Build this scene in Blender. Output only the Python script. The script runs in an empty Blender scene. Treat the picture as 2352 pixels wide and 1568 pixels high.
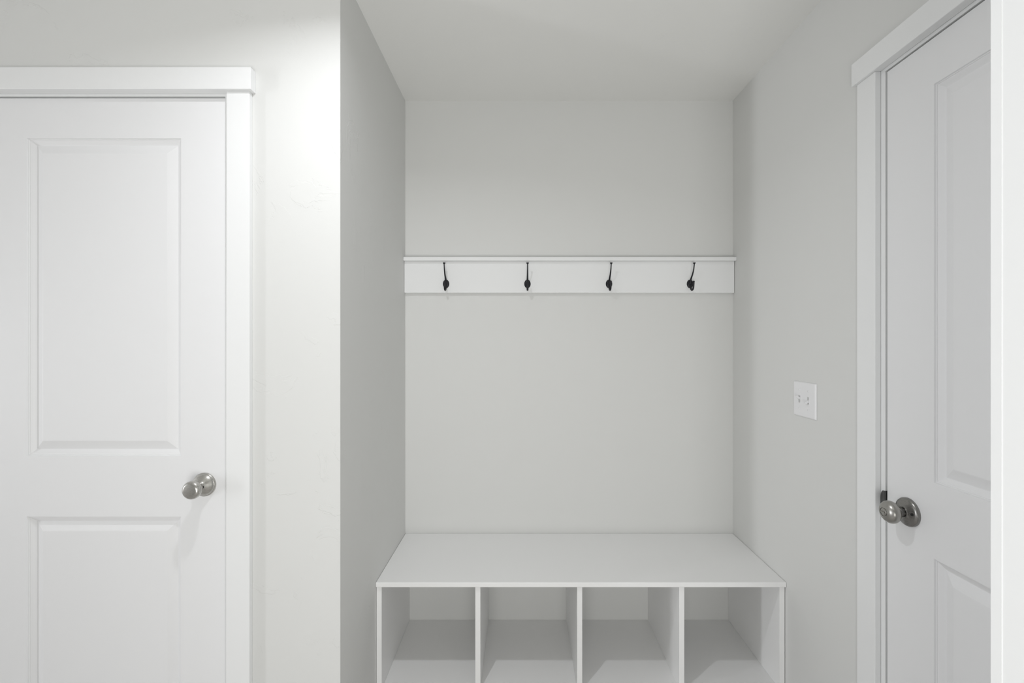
import bpy, bmesh, math
from mathutils import Vector, Matrix

S = bpy.context.scene
C = S.collection
H = 1.352                      # eye height above the floor

# ---------------------------------------------------------------- camera
cam = bpy.data.cameras.new('camera')
co = bpy.data.objects.new('camera', cam)
C.objects.link(co)
co.location = (0, 0, H)
co.rotation_euler = (math.pi / 2, 0, 0)
cam.sensor_width = 36
cam.lens = 16.0
cam.shift_x = -23 / 2352
cam.shift_y = -3 / 2352
cam.clip_start = 0.02
S.camera = co

# ---------------------------------------------------------------- world, lights, exposure
S.view_settings.view_transform = 'Standard'
S.view_settings.look = 'None'
S.view_settings.gamma = 1
S.view_settings.use_curve_mapping = False
S.view_settings.exposure = 0.0

w = bpy.data.worlds.new('world')
S.world = w
w.use_nodes = True
w.node_tree.nodes['Background'].inputs[0].default_value = (0.9, 0.95, 1, 1)
w.node_tree.nodes['Background'].inputs[1].default_value = 0.0


def area(name, loc, target, sx, sy, power, color, shape='RECTANGLE', spread=180):
    l = bpy.data.lights.new(name, 'AREA')
    l.shape = shape
    l.size = sx
    l.size_y = sy
    l.energy = power
    l.color = color
    l.spread = math.radians(spread)
    o = bpy.data.objects.new(name, l)
    C.objects.link(o)
    o.location = loc
    o.rotation_euler = (Vector(target) - Vector(loc)).to_track_quat('-Z', 'Y').to_euler()
    return o


LX, LY = -0.41, 0.785          # recessed ceiling lamp over the alcove front
CEIL = 2.401
area('downlight', (LX, LY, CEIL - 0.014), (LX, LY, 0), 0.05, 0.05, 5.75, (0.955, 0.97, 1.0), 'DISK', 154)
# daylight through the narrow glazed door at the far left end of the hall
area('hall_daylight', (-6.2, -0.85, 1.05), (0, 0.9, 1.05), 0.30, 1.8, 60, (0.95, 0.965, 1.0))
# added fill light, no real source, behind the camera, aimed up into the alcove
area('fill_light', (-0.02, -0.9, 0.7), (0.2, 2, 2.3), 0.9, 0.9, 17.5, (1.0, 0.995, 0.97), 'RECTANGLE', 150)

# ---------------------------------------------------------------- materials


def mat(name, color, rough=0.5, metal=0.0, spec=0.5):
    m = bpy.data.materials.new(name)
    m.use_nodes = True
    b = m.node_tree.nodes['Principled BSDF']
    b.inputs['Base Color'].default_value = (*color, 1)
    b.inputs['Roughness'].default_value = rough
    b.inputs['Metallic'].default_value = metal
    b.inputs['Specular IOR Level'].default_value = spec
    return m


def nd(m, t, **kw):
    n = m.node_tree.nodes.new(t)
    for k, v in kw.items():
        setattr(n, k, v)
    return n


def trowel_wall(name, color, amount=1.25):
    """painted drywall: fine roller stipple plus sparse skip-trowel ridges"""
    m = mat(name, color, 0.62, 0, 0.35)
    L = m.node_tree.links.new
    tc = nd(m, 'ShaderNodeTexCoord')
    n1 = nd(m, 'ShaderNodeTexNoise')
    n1.inputs['Scale'].default_value = 7.0
    n1.inputs['Detail'].default_value = 5.0
    n1.inputs['Roughness'].default_value = 0.62
    n1.inputs['Distortion'].default_value = 1.6
    r1 = nd(m, 'ShaderNodeValToRGB')
    r1.color_ramp.elements[0].position = 0.585
    r1.color_ramp.elements[1].position = 0.60
    n2 = nd(m, 'ShaderNodeTexNoise')
    n2.inputs['Scale'].default_value = 4.1
    n2.inputs['Detail'].default_value = 1.0
    r2 = nd(m, 'ShaderNodeValToRGB')
    r2.color_ramp.elements[0].position = 0.46
    r2.color_ramp.elements[1].position = 0.54
    mul = nd(m, 'ShaderNodeMath', operation='MULTIPLY')
    n3 = nd(m, 'ShaderNodeTexNoise')
    n3.inputs['Scale'].default_value = 420
    n3.inputs['Detail'].default_value = 2.0
    n4 = nd(m, 'ShaderNodeTexNoise')
    n4.inputs['Scale'].default_value = 3.0
    n4.inputs['Detail'].default_value = 3.0
    b1 = nd(m, 'ShaderNodeBump')
    b1.inputs['Strength'].default_value = 0.55 * amount
    b1.inputs['Distance'].default_value = 0.0006
    b2 = nd(m, 'ShaderNodeBump')
    b2.inputs['Strength'].default_value = 0.10
    b2.inputs['Distance'].default_value = 0.0004
    b3 = nd(m, 'ShaderNodeBump')
    b3.inputs['Strength'].default_value = 0.4
    b3.inputs['Distance'].default_value = 0.002
    for n in (n1, n2, n3, n4):
        L(tc.outputs['Object'], n.inputs['Vector'])
    L(n1.outputs['Fac'], r1.inputs[0])
    L(n2.outputs['Fac'], r2.inputs[0])
    L(r1.outputs[0], mul.inputs[0])
    L(r2.outputs[0], mul.inputs[1])
    L(n4.outputs['Fac'], b3.inputs['Height'])
    L(n3.outputs['Fac'], b2.inputs['Height'])
    L(b3.outputs[0], b2.inputs['Normal'])
    L(mul.outputs[0], b1.inputs['Height'])
    L(b2.outputs[0], b1.inputs['Normal'])
    L(b1.outputs[0], m.node_tree.nodes['Principled BSDF'].inputs['Normal'])
    return m


def painted(name, color, rough):
    """semi-gloss enamel with a faint brush/roller texture"""
    m = mat(name, color, rough, 0, 0.45)
    L = m.node_tree.links.new
    tc = nd(m, 'ShaderNodeTexCoord')
    n = nd(m, 'ShaderNodeTexNoise')
    n.inputs['Scale'].default_value = 260
    n.inputs['Detail'].default_value = 2
    b = nd(m, 'ShaderNodeBump')
    b.inputs['Strength'].default_value = 0.06
    b.inputs['Distance'].default_value = 0.0003
    L(tc.outputs['Object'], n.inputs['Vector'])
    L(n.outputs['Fac'], b.inputs['Height'])
    L(b.outputs[0], m.node_tree.nodes['Principled BSDF'].inputs['Normal'])
    return m


def brushed(name, color, rough):
    m = mat(name, color, rough, 1.0, 0.5)
    L = m.node_tree.links.new
    tc = nd(m, 'ShaderNodeTexCoord')
    mp = nd(m, 'ShaderNodeMapping')
    mp.inputs['Scale'].default_value = (60, 60, 900)
    n = nd(m, 'ShaderNodeTexNoise')
    n.inputs['Scale'].default_value = 1.0
    n.inputs['Detail'].default_value = 2
    mr = nd(m, 'ShaderNodeMapRange')
    mr.inputs['To Min'].default_value = rough - 0.012
    mr.inputs['To Max'].default_value = rough + 0.015
    L(tc.outputs['Object'], mp.inputs['Vector'])
    L(mp.outputs[0], n.inputs['Vector'])
    L(n.outputs['Fac'], mr.inputs['Value'])
    L(mr.outputs[0], m.node_tree.nodes['Principled BSDF'].inputs['Roughness'])
    return m


def planks(name):
    m = mat(name, (0.3, 0.27, 0.24), 0.5)
    L = m.node_tree.links.new
    tc = nd(m, 'ShaderNodeTexCoord')
    br = nd(m, 'ShaderNodeTexBrick')
    br.inputs['Color1'].default_value = (0.64, 0.62, 0.60, 1)
    br.inputs['Color2'].default_value = (0.58, 0.56, 0.54, 1)
    br.inputs['Mortar'].default_value = (0.13, 0.11, 0.10, 1)
    br.inputs['Scale'].default_value = 1.0
    br.inputs['Mortar Size'].default_value = 0.002
    br.inputs['Brick Width'].default_value = 1.2
    br.inputs['Row Height'].default_value = 0.18
    L(tc.outputs['Object'], br.inputs['Vector'])
    L(br.outputs[0], m.node_tree.nodes['Principled BSDF'].inputs['Base Color'])
    return m


M_WALL = trowel_wall('wall_paint', (0.744, 0.747, 0.733))
M_WALL2 = trowel_wall('wall_paint_smooth', (0.744, 0.747, 0.733), 0.15)
M_CEIL = trowel_wall('ceiling_paint', (0.84, 0.84, 0.82), 0.5)
M_TRIM = painted('white_enamel', (0.878, 0.885, 0.886), 0.38)
M_DOOR = painted('door_enamel', (0.860, 0.862, 0.870), 0.42)
M_MEL = painted('white_melamine', (0.925, 0.925, 0.92), 0.42)
M_NICKEL = brushed('satin_nickel', (0.50, 0.49, 0.465), 0.27)
M_NICKEL2 = brushed('nickel_shaded', (0.27, 0.265, 0.255), 0.27)  # right knob's metal, darkened: shade on the rosette painted into the colour
M_NICKEL3 = brushed('nickel_lit', (0.40, 0.39, 0.37), 0.30)  # same metal as the rosette, lighter: light on the knob painted in
M_STRIKE = brushed('dark_nickel', (0.20, 0.20, 0.20), 0.4)
M_BLACK = mat('matte_black', (0.012, 0.012, 0.016), 0.45, 0.3)
M_DARK = mat('dark_gap', (0.01, 0.01, 0.01), 0.8)
M_PLASTIC = mat('white_plastic', (0.86, 0.86, 0.87), 0.3)
M_FLOOR = planks('vinyl_planks')
M_LAMP = mat('lamp_diffuser', (0.9, 0.9, 0.9), 0.4)
_b = M_LAMP.node_tree.nodes['Principled BSDF']
_b.inputs['Emission Color'].default_value = (1, 0.97, 0.93, 1)
_b.inputs['Emission Strength'].default_value = 3

# ---------------------------------------------------------------- mesh helpers


def bm_box(bm, x0, x1, y0, y1, z0, z1):
    """room coordinates: x right, y away from the camera, z up from the floor"""
    vs = [bm.verts.new(p) for p in
          ((x0, y0, z0), (x1, y0, z0), (x1, y1, z0), (x0, y1, z0),
           (x0, y0, z1), (x1, y0, z1), (x1, y1, z1), (x0, y1, z1))]
    for f in ((3, 2, 1, 0), (4, 5, 6, 7), (0, 1, 5, 4), (1, 2, 6, 5), (2, 3, 7, 6), (3, 0, 4, 7)):
        bm.faces.new([vs[i] for i in f])


def finish(name, bm, material, parent=None, bevel=0.0, smooth=False, seg=2):
    me = bpy.data.meshes.new(name)
    bmesh.ops.recalc_face_normals(bm, faces=bm.faces)
    bm.to_mesh(me)
    bm.free()
    me.materials.append(material)
    o = bpy.data.objects.new(name, me)
    C.objects.link(o)
    if parent:
        o.parent = parent
    if bevel:
        md = o.modifiers.new('bevel', 'BEVEL')
        md.width = bevel
        md.segments = seg
        md.limit_method = 'ANGLE'
        md.angle_limit = math.radians(40)
        md.harden_normals = False
    if smooth:
        for p in me.polygons:
            p.use_smooth = True
        try:
            me.set_sharp_from_angle(angle=math.radians(38))
        except Exception:
            pass
    return o


def boxes(name, lst, material, parent=None, bevel=0.0):
    bm = bmesh.new()
    for b in lst:
        bm_box(bm, *b)
    return finish(name, bm, material, parent, bevel)


def set_origin(o, p):
    """move the object's origin to room point p, keeping its geometry in place"""
    p = Vector(p)
    o.data.transform(Matrix.Translation(-p))
    o.location = p
    return o


def root(name, loc, label, cat, kind=None, group=None):
    e = bpy.data.objects.new(name, None)
    e.empty_display_size = 0.05
    C.objects.link(e)
    e.location = loc
    tag(e, label, cat, kind, group)
    return e


def tag(o, label, cat=None, kind=None, group=None):
    o['label'] = label
    if cat:
        o['category'] = cat
    if kind:
        o['kind'] = kind
    if group:
        o['group'] = group
    return o


def lathe_bm(bm, prof, mtx, n=48):
    rings = []
    for r, h in prof:
        if r < 1e-6:
            rings.append([bm.verts.new(mtx @ Vector((0, 0, h)))])
        else:
            rings.append([bm.verts.new(mtx @ Vector((r * math.cos(2 * math.pi * i / n), r * math.sin(2 * math.pi * i / n), h)))
                          for i in range(n)])
    for a, b in zip(rings, rings[1:]):
        for i in range(n):
            j = (i + 1) % n
            if len(a) == 1 and len(b) == 1:
                continue
            if len(a) == 1:
                bm.faces.new((a[0], b[i], b[j]))
            elif len(b) == 1:
                bm.faces.new((a[i], a[j], b[0]))
            else:
                bm.faces.new((a[i], a[j], b[j], b[i]))


def lathe(name, prof, material, parent=None, mtx=Matrix(), n=48):
    bm = bmesh.new()
    lathe_bm(bm, prof, mtx, n)
    return finish(name, bm, material, parent, smooth=True)


# ---------------------------------------------------------------- room shell
XR = 0.925          # right wall
XL = -0.512         # left side of the alcove
YB = 1.997          # back of the alcove
YF = 1.282          # wall with the left door
HX0, HY0 = -6.30, -2.05   # far ends of the hall
T = 0.12

LD = dict(x0=-1.524, x1=-0.8385, top=0.683 + H)      # left door leaf
LJ = (-1.528, -0.8362, 0.687 + H)                    # left jamb inner faces
RD = dict(y0=0.585, y1=1.156, top=0.681 + H)         # right door leaf
RJ = (0.581, 1.160, 0.685 + H)
JT = 0.018


def struct(name, lst, m, label, cat, bevel=0.0):
    return tag(boxes(name, lst, m, None, bevel), label, cat, 'structure')


struct('floor', [(HX0, XR + T, HY0, YB + T, -0.08, 0)], M_FLOOR, 'wood-look plank floor of the hall and alcove', 'floor')
struct('ceiling', [(HX0, XR + T, HY0, YB + T, CEIL, CEIL + 0.1)], M_CEIL, 'flat pale grey ceiling over the alcove and hall', 'ceiling')
struct('wall_back', [(XL - T, XR + T, YB, YB + T, 0, CEIL)], M_WALL2, 'pale grey back wall of the alcove behind the hook rail', 'wall')
struct('wall_left', [(XL - T, XL, YF + T, YB, 0, CEIL)], M_WALL, 'shaded left side wall of the alcove', 'wall')


def wall_with_opening(name, a0, a1, o0, o1, otop, put, label, m):
    """one continuous slab a0..a1 long with a doorway o0..o1; put(a, depth, z) -> room point"""
    bm = bmesh.new()
    A, Z = [a0, o0, o1, a1], [0, otop, CEIL]
    g = {(i, j, k): bm.verts.new(put(A[i], (0, T)[k], Z[j])) for i in range(4) for j in range(3) for k in range(2)}
    for k in range(2):
        # outline as a single n-gon so that no seam shows on the painted face
        loop = [(0, 0), (1, 0), (1, 1), (2, 1), (2, 0), (3, 0), (3, 2), (0, 2)]
        bm.faces.new([g[i, j, k] for i, j in loop])
        if k == 0:
            for p, q in zip(loop, loop[1:] + loop[:1]):
                bm.faces.new((g[p[0], p[1], 0], g[q[0], q[1], 0], g[q[0], q[1], 1], g[p[0], p[1], 1]))
    bmesh.ops.delete(bm, geom=[v for v in bm.verts if not v.link_faces], context='VERTS')
    return tag(finish(name, bm, m), label, 'wall', 'structure')


wall_with_opening('wall_front', HX0, XL, LJ[0] - JT, LJ[1] + JT, LJ[2] + JT, lambda a, d, z: (a, YF + d, z),
                  'brightly lit wall with the left door, ending at the alcove corner', M_WALL)
wall_with_opening('wall_right', HY0, YB, RJ[0] - JT, RJ[1] + JT, RJ[2] + JT, lambda a, d, z: (XR + d, a, z),
                  'pale grey right wall with the light switch and the right door', M_WALL2)
struct('wall_rear', [(HX0, XR, HY0 - T, HY0, 0, CEIL)], M_WALL, 'wall behind the photographer', 'wall')
struct('wall_hall_end', [(HX0 - T, HX0, HY0, YF, 0, CEIL)], M_WALL, 'wall closing the far left end of the hall', 'wall')

# short partition with a cased edge, close to the camera on the right
PX, PY = 0.585, 0.5680
struct('wall_partition', [(PX + 0.022, XR, 0.430, PY - 0.013, 0, CEIL)], M_WALL, 'short partition end nearest the camera on the right', 'wall')
t3 = root('trim_3', (PX, PY, 0), 'white cased wall end close to the camera at the right edge of the photo', 'trim', 'structure')


def child_boxes(name, lst, m, parent, bevel=0.0):
    o = boxes(name, lst, m, None, bevel)
    p = parent.location.copy()
    o.data.transform(Matrix.Translation(-p))
    o.parent = parent
    return o


child_boxes('casing', [(PX, PX + 0.064, PY - 0.013, PY, 0, CEIL)], M_TRIM, t3)
child_boxes('jamb', [(PX + 0.0006, PX + 0.022, 0.430, PY - 0.013, 0, CEIL)], M_TRIM, t3)

# ---------------------------------------------------------------- doors


def door_leaf(name, width, height, thick, panels, m, swap):
    """moulded two-panel leaf. Local u = 0..width, v = 0..height, face at depth 0 going inward.
       swap(u, v, d) -> room point"""
    bm = bmesh.new()
    cache = {}

    def V(u, v, d):
        k = (round(u, 5), round(v, 5), round(d, 5))
        if k not in cache:
            cache[k] = bm.verts.new(swap(u, v, d))
        return cache[k]

    us = sorted({0, width, *[p[0] for p in panels], *[p[1] for p in panels]})
    vs = sorted({0, height, *[p[2] for p in panels], *[p[3] for p in panels]})
    for i in range(len(us) - 1):
        for j in range(len(vs) - 1):
            a, b, c, d = us[i], us[i + 1], vs[j], vs[j + 1]
            if any(abs(p[0] - a) < 1e-6 and abs(p[1] - b) < 1e-6 and abs(p[2] - c) < 1e-6 and abs(p[3] - d) < 1e-6 for p in panels):
                continue
            bm.faces.new((V(a, c, 0), V(b, c, 0), V(b, d, 0), V(a, d, 0)))
    prof = [(0, 0), (0.0014, 0.0030), (0.0030, 0.0032), (0.0040, 0.0048), (0.0058, 0.0052), (0.0100, 0.0080), (0.0135, 0.0104),
            (0.0162, 0.0120), (0.0174, 0.0122), (0.0190, 0.0116), (0.0400, 0.0040), (0.0425, 0.0034), (0.0440, 0.0034)]
    for (a, b, c, d) in panels:
        rings = []
        for (o, dep) in prof:
            rings.append([V(a + o, c + o, dep), V(b - o, c + o, dep), V(b - o, d - o, dep), V(a + o, d - o, dep)])
        for r0, r1 in zip(rings, rings[1:]):
            for k in range(4):
                bm.faces.new((r0[k], r0[(k + 1) % 4], r1[(k + 1) % 4], r1[k]))
        bm.faces.new(rings[-1])
    # sides and back
    def border():
        pts = [(u, 0) for u in us] + [(width, v) for v in vs[1:]] + [(u, height) for u in reversed(us[:-1])] + [(0, v) for v in reversed(vs[1:-1])]
        return pts
    bd = border()
    for k in range(len(bd)):
        p, q = bd[k], bd[(k + 1) % len(bd)]
        bm.faces.new((V(*p, 0), V(*q, 0), V(*q, thick), V(*p, thick)))
    bm.faces.new([V(*p, thick) for p in bd])
    return finish(name, bm, m)


PANELS_Z = [(0.25, H - 0.498), (H - 0.327, H + 0.5706)]


def casing_set(e, boxes_side, box_head, jambs):
    for b in boxes_side:
        child_boxes('side_casing', [b], M_TRIM, e, 0.0015)
    child_boxes('head_casing', [box_head], M_TRIM, e, 0.0015)
    child_boxes('jamb', jambs, M_TRIM, e, 0.0008)


# left door: leaf face at y = 1.285
YD = 1.2855
zb = 0.010
wL = LD['x1'] - LD['x0']
dl = door_leaf('door_1', wL, LD['top'] - zb, 0.035,
               [(0.125, wL - 0.1245, z0 - zb, z1 - zb) for z0, z1 in PANELS_Z], M_DOOR,
               lambda u, v, d: (u, d, v))
dl.location = (LD['x0'], YD, zb)
tag(dl, 'white two-panel door on the left with a flat-faced satin nickel knob', 'door', 'structure')

t1 = root('trim_1', (-1.18, YF, 0), 'white casing around the left door with an overhanging head board', 'trim', 'structure')
ct = 0.015
casing_set(t1,
           [(-0.823, -0.759, YF - ct, YF, 0, H + 0.6935), (-1.604, -1.540, YF - ct, YF, 0, H + 0.6935)],
           (-1.6135, -0.7495, YF - 0.0255, YF, H + 0.6935, H + 0.7545),
           [(LJ[1], LJ[1] + JT, YF + 0.0005, YF + T, 0, LJ[2]), (LJ[0] - JT, LJ[0], YF + 0.0005, YF + T, 0, LJ[2]),
            (LJ[0] - JT, LJ[1] + JT, YF + 0.0005, YF + T, LJ[2], LJ[2] + JT),
            (LJ[1] - 0.012, LJ[1], YD + 0.037, YF + T - 0.01, 0, LJ[2]), (LJ[0], LJ[0] + 0.012, YD + 0.037, YF + T - 0.01, 0, LJ[2]),
            (LJ[0], LJ[1], YD + 0.037, YF + T - 0.01, LJ[2] - 0.012, LJ[2])])
# right door: leaf face at x = 0.928
XD = 0.928
wR = RD['y1'] - RD['y0']
dr = door_leaf('door_2', wR, RD['top'] - zb, 0.035,
               [(0.131, wR - 0.131, z0 - zb + 0.006, z1 - zb + 0.006) for z0, z1 in PANELS_Z], M_DOOR,
               lambda u, v, d: (d, -u, v))
dr.location = (XD, RD['y1'], zb)
tag(dr, 'white two-panel door in the right wall with a round locking knob', 'door', 'structure')

t2 = root('trim_2', (XR, 0.86, 0), 'white casing around the right door beside the switch plate', 'trim', 'structure')
casing_set(t2,
           [(XR - ct, XR, 1.173, 1.237, 0, H + 0.6925), (XR - ct, XR, 0.5690, 0.5800, 0, H + 0.6925)],
           (XR - 0.0235, XR, 0.5685, 1.2465, H + 0.6925, H + 0.7535),
           [(XR + 0.0005, XR + T, RJ[1], RJ[1] + JT, 0, RJ[2]), (XR + 0.0005, XR + T, RJ[0] - JT, RJ[0], 0, RJ[2]),
            (XR + 0.0005, XR + T, RJ[0] - JT, RJ[1] + JT, RJ[2], RJ[2] + JT),
            (XD + 0.037, XR + T - 0.01, RJ[1] - 0.012, RJ[1], 0, RJ[2]), (XD + 0.037, XR + T - 0.01, RJ[0], RJ[0] + 0.012, 0, RJ[2]),
            (XD + 0.037, XR + T - 0.01, RJ[0], RJ[1], RJ[2] - 0.012, RJ[2])])

# knobs -------------------------------------------------------------
# local +z of the lathe points out of the door
MY = Matrix.Rotation(math.radians(90), 4, 'X')            # +z -> -y
MX = Matrix.Rotation(math.radians(-90), 4, 'Y')           # +z -> -x


def ball_profile(c, a, b, h0, h1, n=14):
    """ellipse in (r, h): radial a, axial b, centre h=c; between heights h0..h1"""
    out = []
    t0, t1_ = math.asin(max(-1, min(1, (h0 - c) / b))), math.asin(max(-1, min(1, (h1 - c) / b)))
    for i in range(n + 1):
        t = t0 + (t1_ - t0) * i / n
        out.append((a * math.cos(t), c + b * math.sin(t)))
    return out


# left knob: tulip body with a flat round face
kl_loc = Vector((-0.8965, YD, H - 0.407)) - dl.location
kl = lathe('doorknob', [(0.0105, 0.022), (0.0120, 0.025), (0.0140, 0.027), (0.0168, 0.030), (0.0202, 0.0345), (0.0230, 0.040),
                        (0.0245, 0.046), (0.0246, 0.050), (0.0238, 0.0540), (0.0216, 0.0572), (0.0180, 0.0592), (0.0165, 0.0596), (0, 0.0600)],
           M_NICKEL, dl, MY)
kl.location = kl_loc
ro = lathe('rosette', [(0.0330, 0), (0.0332, 0.0030), (0.0322, 0.0052), (0.0305, 0.0062), (0.0300, 0.0075), (0.0275, 0.0108), (0.0230, 0.0148),
                       (0.0180, 0.0185), (0.0145, 0.0215), (0.0130, 0.0240), (0.0128, 0.0262), (0.0112, 0.0265), (0.0, 0.0265)], M_NICKEL, kl, MY)
pin = boxes('release_slot', [(0.0095, 0.0140, -0.0256, -0.0232, -0.003, 0.003)], M_DARK, kl)

# right knob: rounded body with a turn button, perforated rosette
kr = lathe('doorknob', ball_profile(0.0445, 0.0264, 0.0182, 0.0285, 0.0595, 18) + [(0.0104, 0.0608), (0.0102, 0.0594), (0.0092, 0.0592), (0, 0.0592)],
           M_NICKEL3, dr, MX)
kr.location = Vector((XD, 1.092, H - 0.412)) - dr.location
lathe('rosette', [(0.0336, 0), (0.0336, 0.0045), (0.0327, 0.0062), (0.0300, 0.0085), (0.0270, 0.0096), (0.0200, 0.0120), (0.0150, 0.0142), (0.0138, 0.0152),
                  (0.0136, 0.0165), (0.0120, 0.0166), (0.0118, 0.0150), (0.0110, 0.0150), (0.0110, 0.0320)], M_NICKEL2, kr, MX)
bm = bmesh.new()
lathe_bm(bm, [(0.0088, 0.0585), (0.0088, 0.0610), (0.0080, 0.0616), (0, 0.0616)], MX, 32)
bm_box(bm, -0.0640, -0.0614, -0.0060, 0.0060, -0.0012, 0.0012)
tb = finish('turn_button', bm, M_NICKEL3, kr, bevel=0.0003, smooth=True)
hl = lathe('release_hole', [(0.0032, -0.002), (0.0032, 0.0012), (0, 0.0012)], M_DARK, kr,
           Matrix.Translation((-0.0108, -0.0218, 0.002)) @ Matrix.Rotation(math.radians(18), 4, 'Z') @ MX, 20)

# curved lip of the strike plate on the right jamb
bm = bmesh.new()
zc, hh = H - 0.412, 0.0285
pts = [(RJ[1] - 0.001, zc - hh), (RJ[1] - 0.001, zc + hh)]
for i in range(0, 13):
    t = math.pi / 2 - math.pi * i / 12
    pts.append((RJ[1] + 0.003 + 0.0105 * max(0, math.cos(t)) ** 0.8, zc + (hh - 0.0005) * math.sin(t)))
fr = [bm.verts.new((XR - 0.0012, p[0], p[1])) for p in pts]
bk = [bm.verts.new((XR + 0.0004, p[0], p[1])) for p in pts]
bm.faces.new(fr)
bm.faces.new(bk)
for k in range(len(pts)):
    q = (k + 1) % len(pts)
    bm.faces.new((fr[k], fr[q], bk[q], bk[k]))
bm_box(bm, XR - 0.0012, XR + 0.030, RJ[1] - 0.0012, RJ[1] - 0.0002, zc - hh, zc + hh)
bm_box(bm, XR - 0.0016, XR - 0.0010, RJ[1] - 0.0005, RJ[1] + 0.0115, zc + 0.0085, zc + 0.0095)
so = finish('strike_plate', bm, M_STRIKE, None)
so.data.transform(Matrix.Translation(-t2.location))
so.parent = t2
so['label'] = 'dark metal strike plate with a curved lip'

# ---------------------------------------------------------------- baseboards
BB = 0.083


def baseboard(name, b, label):
    tag(boxes(name, [b], M_TRIM, None, 0.002), label, 'baseboard', 'structure')


baseboard('baseboard_front', (-0.759, XL, YF - 0.013, YF, 0, BB), 'white baseboard between the left door and the alcove')
baseboard('baseboard_right', (XR - 0.013, XR, 1.237, 1.597, 0, BB), 'white baseboard between the bench and the right door')

# ---------------------------------------------------------------- storage bench
bz = H - 0.8465
bench = root('storage_bench', (0.2065, 1.80, 0), 'white built-in bench with open shoe cubbies filling the alcove bottom', 'bench')
BY0, BY1 = 1.590, YB - 0.0005
child_boxes('seat_top', [(XL + 0.0006, XR - 0.0006, BY0, BY1, bz - 0.0170, bz)], M_MEL, bench, 0.0022)
sh = H - 1.226
DY = 1.5985
for x0, x1 in ((XL + 0.001, XL + 0.019), (XR - 0.0205, XR - 0.0025)):
    child_boxes('side_panel', [(x0, x1, DY, BY1, 0.0, bz - 0.0172)], M_MEL, bench, 0.0006)
for x0 in (-0.1642, 0.1936, 0.5522):
    child_boxes('divider', [(x0, x0 + 0.018, DY, BY1, sh + 0.0002, bz - 0.0172)], M_MEL, bench, 0.0006)
child_boxes('bottom_shelf', [(XL + 0.0192, XR - 0.0207, DY + 0.001, BY1, sh - 0.018, sh)], M_MEL, bench, 0.0006)
child_boxes('toe_kick', [(XL + 0.0192, XR - 0.0207, DY + 0.05, DY + 0.066, 0.0, sh - 0.0182)], M_MEL, bench)

# ---------------------------------------------------------------- hook rail
YR = 1.9785
rail = root('coat_rack', (0.2065, YB, H + 0.206), 'white wall rail with four black double hooks above the bench', 'coat rack')
child_boxes('backboard', [(XL + 0.0006, XR - 0.002, YR, YB - 0.0005, H + 0.2062, H + 0.3428)], M_TRIM, rail, 0.0012)
child_boxes('cap_board', [(XL + 0.0006, XR - 0.0006, 1.9600, YB - 0.0005, H + 0.3430, H + 0.3590)], M_TRIM, rail, 0.0012)


def tube_bm(bm, pts, rad, n=12, squash=None):
    """tube through pts (in the y-z plane, x constant); rad per point = (rx, rn)"""
    rings = []
    for i, p in enumerate(pts):
        p = Vector(p)
        a = Vector(pts[max(0, i - 1)])
        b = Vector(pts[min(len(pts) - 1, i + 1)])
        t = (b - a).normalized()
        nx = Vector((1, 0, 0))
        nn = t.cross(nx).normalized()
        rx, rn = rad[i]
        rings.append([bm.verts.new(p + nx * rx * math.cos(2 * math.pi * k / n) + nn * rn * math.sin(2 * math.pi * k / n)) for k in range(n)])
    for r0, r1 in zip(rings, rings[1:]):
        for k in range(n):
            bm.faces.new((r0[k], r0[(k + 1) % n], r1[(k + 1) % n], r1[k]))
    bm.faces.new(rings[0])
    bm.faces.new(rings[-1])


def spline(ctrl, n=6):
    """Catmull-Rom through control tuples of any length"""
    out = []
    c = [ctrl[0]] + list(ctrl) + [ctrl[-1]]
    for i in range(1, len(c) - 2):
        for k in range(n):
            t = k / n
            out.append(tuple(0.5 * ((2 * p1) + (-p0 + p2) * t + (2 * p0 - 5 * p1 + 4 * p2 - p3) * t * t + (-p0 + 3 * p1 - 3 * p2 + p3) * t ** 3)
                             for p0, p1, p2, p3 in zip(c[i - 1], c[i], c[i + 1], c[i + 2])))
    out.append(tuple(ctrl[-1]))
    return out


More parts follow.
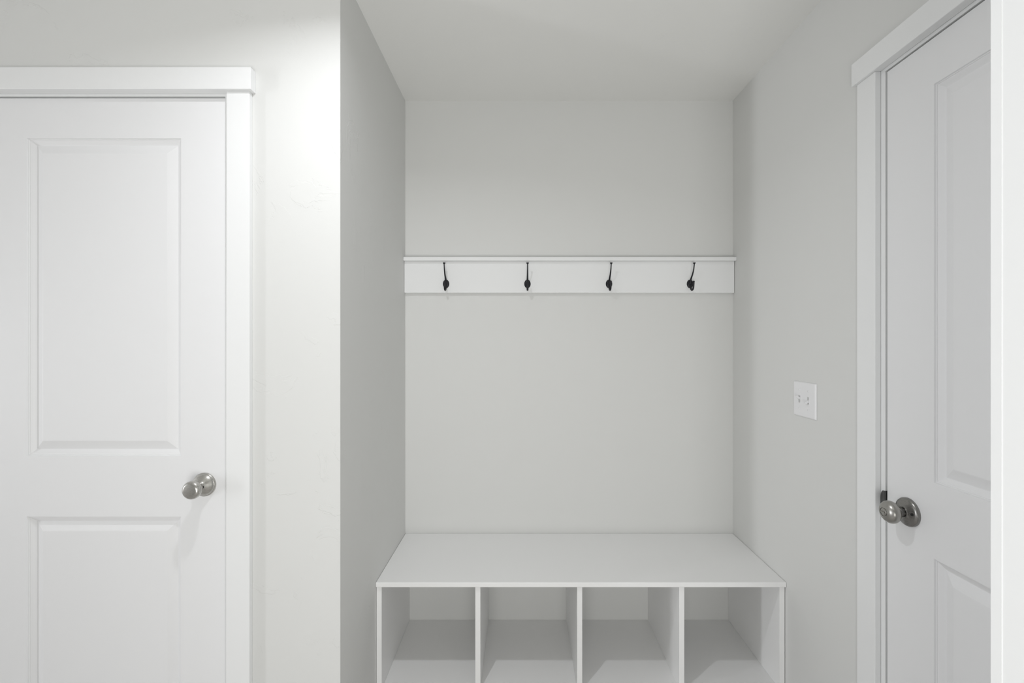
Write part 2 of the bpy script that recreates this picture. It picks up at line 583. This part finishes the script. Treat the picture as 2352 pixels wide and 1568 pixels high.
def make_hook():
    # local origin: plate centre on the board face; -y towards the room
    # (y, z, rx, rn)
    up = spline([(-0.004, 0.000, .0046, .0034), (-0.008, 0.012, .0042, .0032), (-0.013, 0.0205, .0038, .0030), (-0.030, 0.037, .0031, .0026),
                 (-0.043, 0.056, .0027, .0023), (-0.049, 0.074, .0024, .0020), (-0.0500, 0.0790, .0026, .0022)])
    lo = spline([(-0.004, -0.002, .0048, .0036), (-0.009, -0.016, .0042, .0034), (-0.016, -0.0270, .0038, .0032), (-0.026, -0.0300, .0036, .0030),
                 (-0.036, -0.0255, .0036, .0028), (-0.0415, -0.014, .0036, .0026), (-0.0430, -0.003, .0038, .0026), (-0.0432, 0.003, .0040, .0028)])
    bm = bmesh.new()
    for s in (up, lo):
        tube_bm(bm, [(0, q[0], q[1]) for q in s], [(q[2], q[3]) for q in s])
    # flared button on the upper tip, rounded bead on the lower tip
    lathe_bm(bm, [(0.0, -0.002), (0.0024, -0.0015), (0.0036, 0.0010), (0.0056, 0.0032), (0.0060, 0.0046), (0.0052, 0.0058), (0, 0.0064)],
             Matrix.Translation((0, -0.0500, 0.0785)), 20)
    lathe_bm(bm, [(0.0, -0.003), (0.0032, -0.002), (0.0044, 0.0008), (0.0038, 0.0034), (0, 0.0046)],
             Matrix.Translation((0, -0.0432, 0.0040)), 16)
    h = finish('coat_hook', bm, M_BLACK, rail, smooth=True)
    bm = bmesh.new()
    mt = Matrix.Diagonal((0.0140, 1, 0.0185, 1)).to_4x4() @ MY
    lathe_bm(bm, [(1, 0), (1, 0.0016), (0.93, 0.0030), (0.75, 0.0044), (0.45, 0.0054), (0, 0.0058)], mt, 36)
    bp = finish('backplate', bm, M_BLACK, h, smooth=True)
    bm = bmesh.new()
    for xx in (-0.0080, 0.0080):
        lathe_bm(bm, [(0.0024, 0.0028), (0.0024, 0.0050), (0.0016, 0.0057), (0, 0.0058)], Matrix.Translation((xx, 0, 0)) @ MY, 14)
    sc = finish('screw', bm, M_BLACK, h, smooth=True)
    h['label'] = 'black metal hook with a long upper prong'
    return h


hook = make_hook()
HXS = (-0.330, 0.0236, 0.378, 0.730)
for i, hx in enumerate(HXS):
    if i == 0:
        h = hook
    else:
        h = hook.copy()
        C.objects.link(h)
        for ch in list(hook.children):
            c2 = ch.copy()
            C.objects.link(c2)
            c2.parent = h
    h.parent = rail
    h.location = Vector((hx, YR, H + 0.2445)) - rail.location

# ---------------------------------------------------------------- light switch
sw = root('light_switch', (XR, 1.485, H - 0.1945), 'white double toggle switch plate on the right wall beside the door casing', 'light switch')
bm = bmesh.new()
pw, ph, th = 0.0590, 0.0575, 0.0055
# stepped, softly crowned plate with two toggle openings left as raised rims
outer = [(-pw, -ph), (pw, -ph), (pw, ph), (-pw, ph)]
base = [bm.verts.new((0, a, b)) for a, b in outer]
mid = [bm.verts.new((-th * 0.45, a * 0.995, b * 0.995)) for a, b in outer]
top = [bm.verts.new((-th, a * 0.935, b * 0.935)) for a, b in outer]
bm.faces.new(base)
bm.faces.new(top)
for A, B in ((base, mid), (mid, top)):
    for k in range(4):
        bm.faces.new((A[k], A[(k + 1) % 4], B[(k + 1) % 4], B[k]))
finish('wall_plate', bm, M_PLASTIC, sw, bevel=0.0012)
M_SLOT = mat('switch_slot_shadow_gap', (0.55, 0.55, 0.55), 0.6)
for yy, up in ((0.023, 1), (-0.023, -1)):
    bm = bmesh.new()
    # frame round the opening
    for b in ((yy - 0.0060, yy - 0.0048, -0.0113, 0.0113), (yy + 0.0048, yy + 0.0060, -0.0113, 0.0113),
              (yy - 0.0060, yy + 0.0060, -0.0125, -0.0113), (yy - 0.0060, yy + 0.0060, 0.0113, 0.0125)):
        bm_box(bm, -th - 0.0008, -th + 0.0005, b[0], b[1], b[2], b[3])
    finish('switch_frame', bm, M_PLASTIC, sw)
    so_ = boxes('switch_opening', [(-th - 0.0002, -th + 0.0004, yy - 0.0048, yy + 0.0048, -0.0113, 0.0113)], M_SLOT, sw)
    bm = bmesh.new()
    bm_box(bm, -0.016, 0, -0.0038, 0.0038, -0.0042, 0.0042)
    for v in bm.verts:
        if v.co.x < -0.01:
            v.co.y *= 0.8
            v.co.z *= 0.75
    tg = finish('toggle', bm, M_PLASTIC, sw, bevel=0.0009)
    tg.location = (-0.0035, yy, 0.0015 * up)
    tg.rotation_euler = (0, math.radians(28 * up), 0)
    for zz in (-0.0302, 0.0302):
        bm = bmesh.new()
        lathe_bm(bm, [(0.0031, 0), (0.0031, 0.0006), (0.0024, 0.0014), (0, 0.0017)], Matrix.Translation((-th, yy, zz)) @ MX, 18)
        s_ = finish('screw', bm, M_PLASTIC, sw, smooth=True)
        boxes('screw_slot', [(-th - 0.0019, -th - 0.0012, yy - 0.0004, yy + 0.0004, zz - 0.0024, zz + 0.0024)], M_SLOT, s_)

# ---------------------------------------------------------------- ceiling lamp
cl = root('ceiling_light', (LX, LY, CEIL), 'round white recessed ceiling light in front of the alcove', 'ceiling light')
lathe('trim_ring', [(0.085, 0), (0.085, -0.003), (0.080, -0.008), (0.062, -0.010), (0.058, -0.004), (0.058, 0)], M_PLASTIC, cl)
lathe('diffuser', [(0.0575, 0), (0.0575, -0.0045), (0, -0.0045)], M_LAMP, cl)
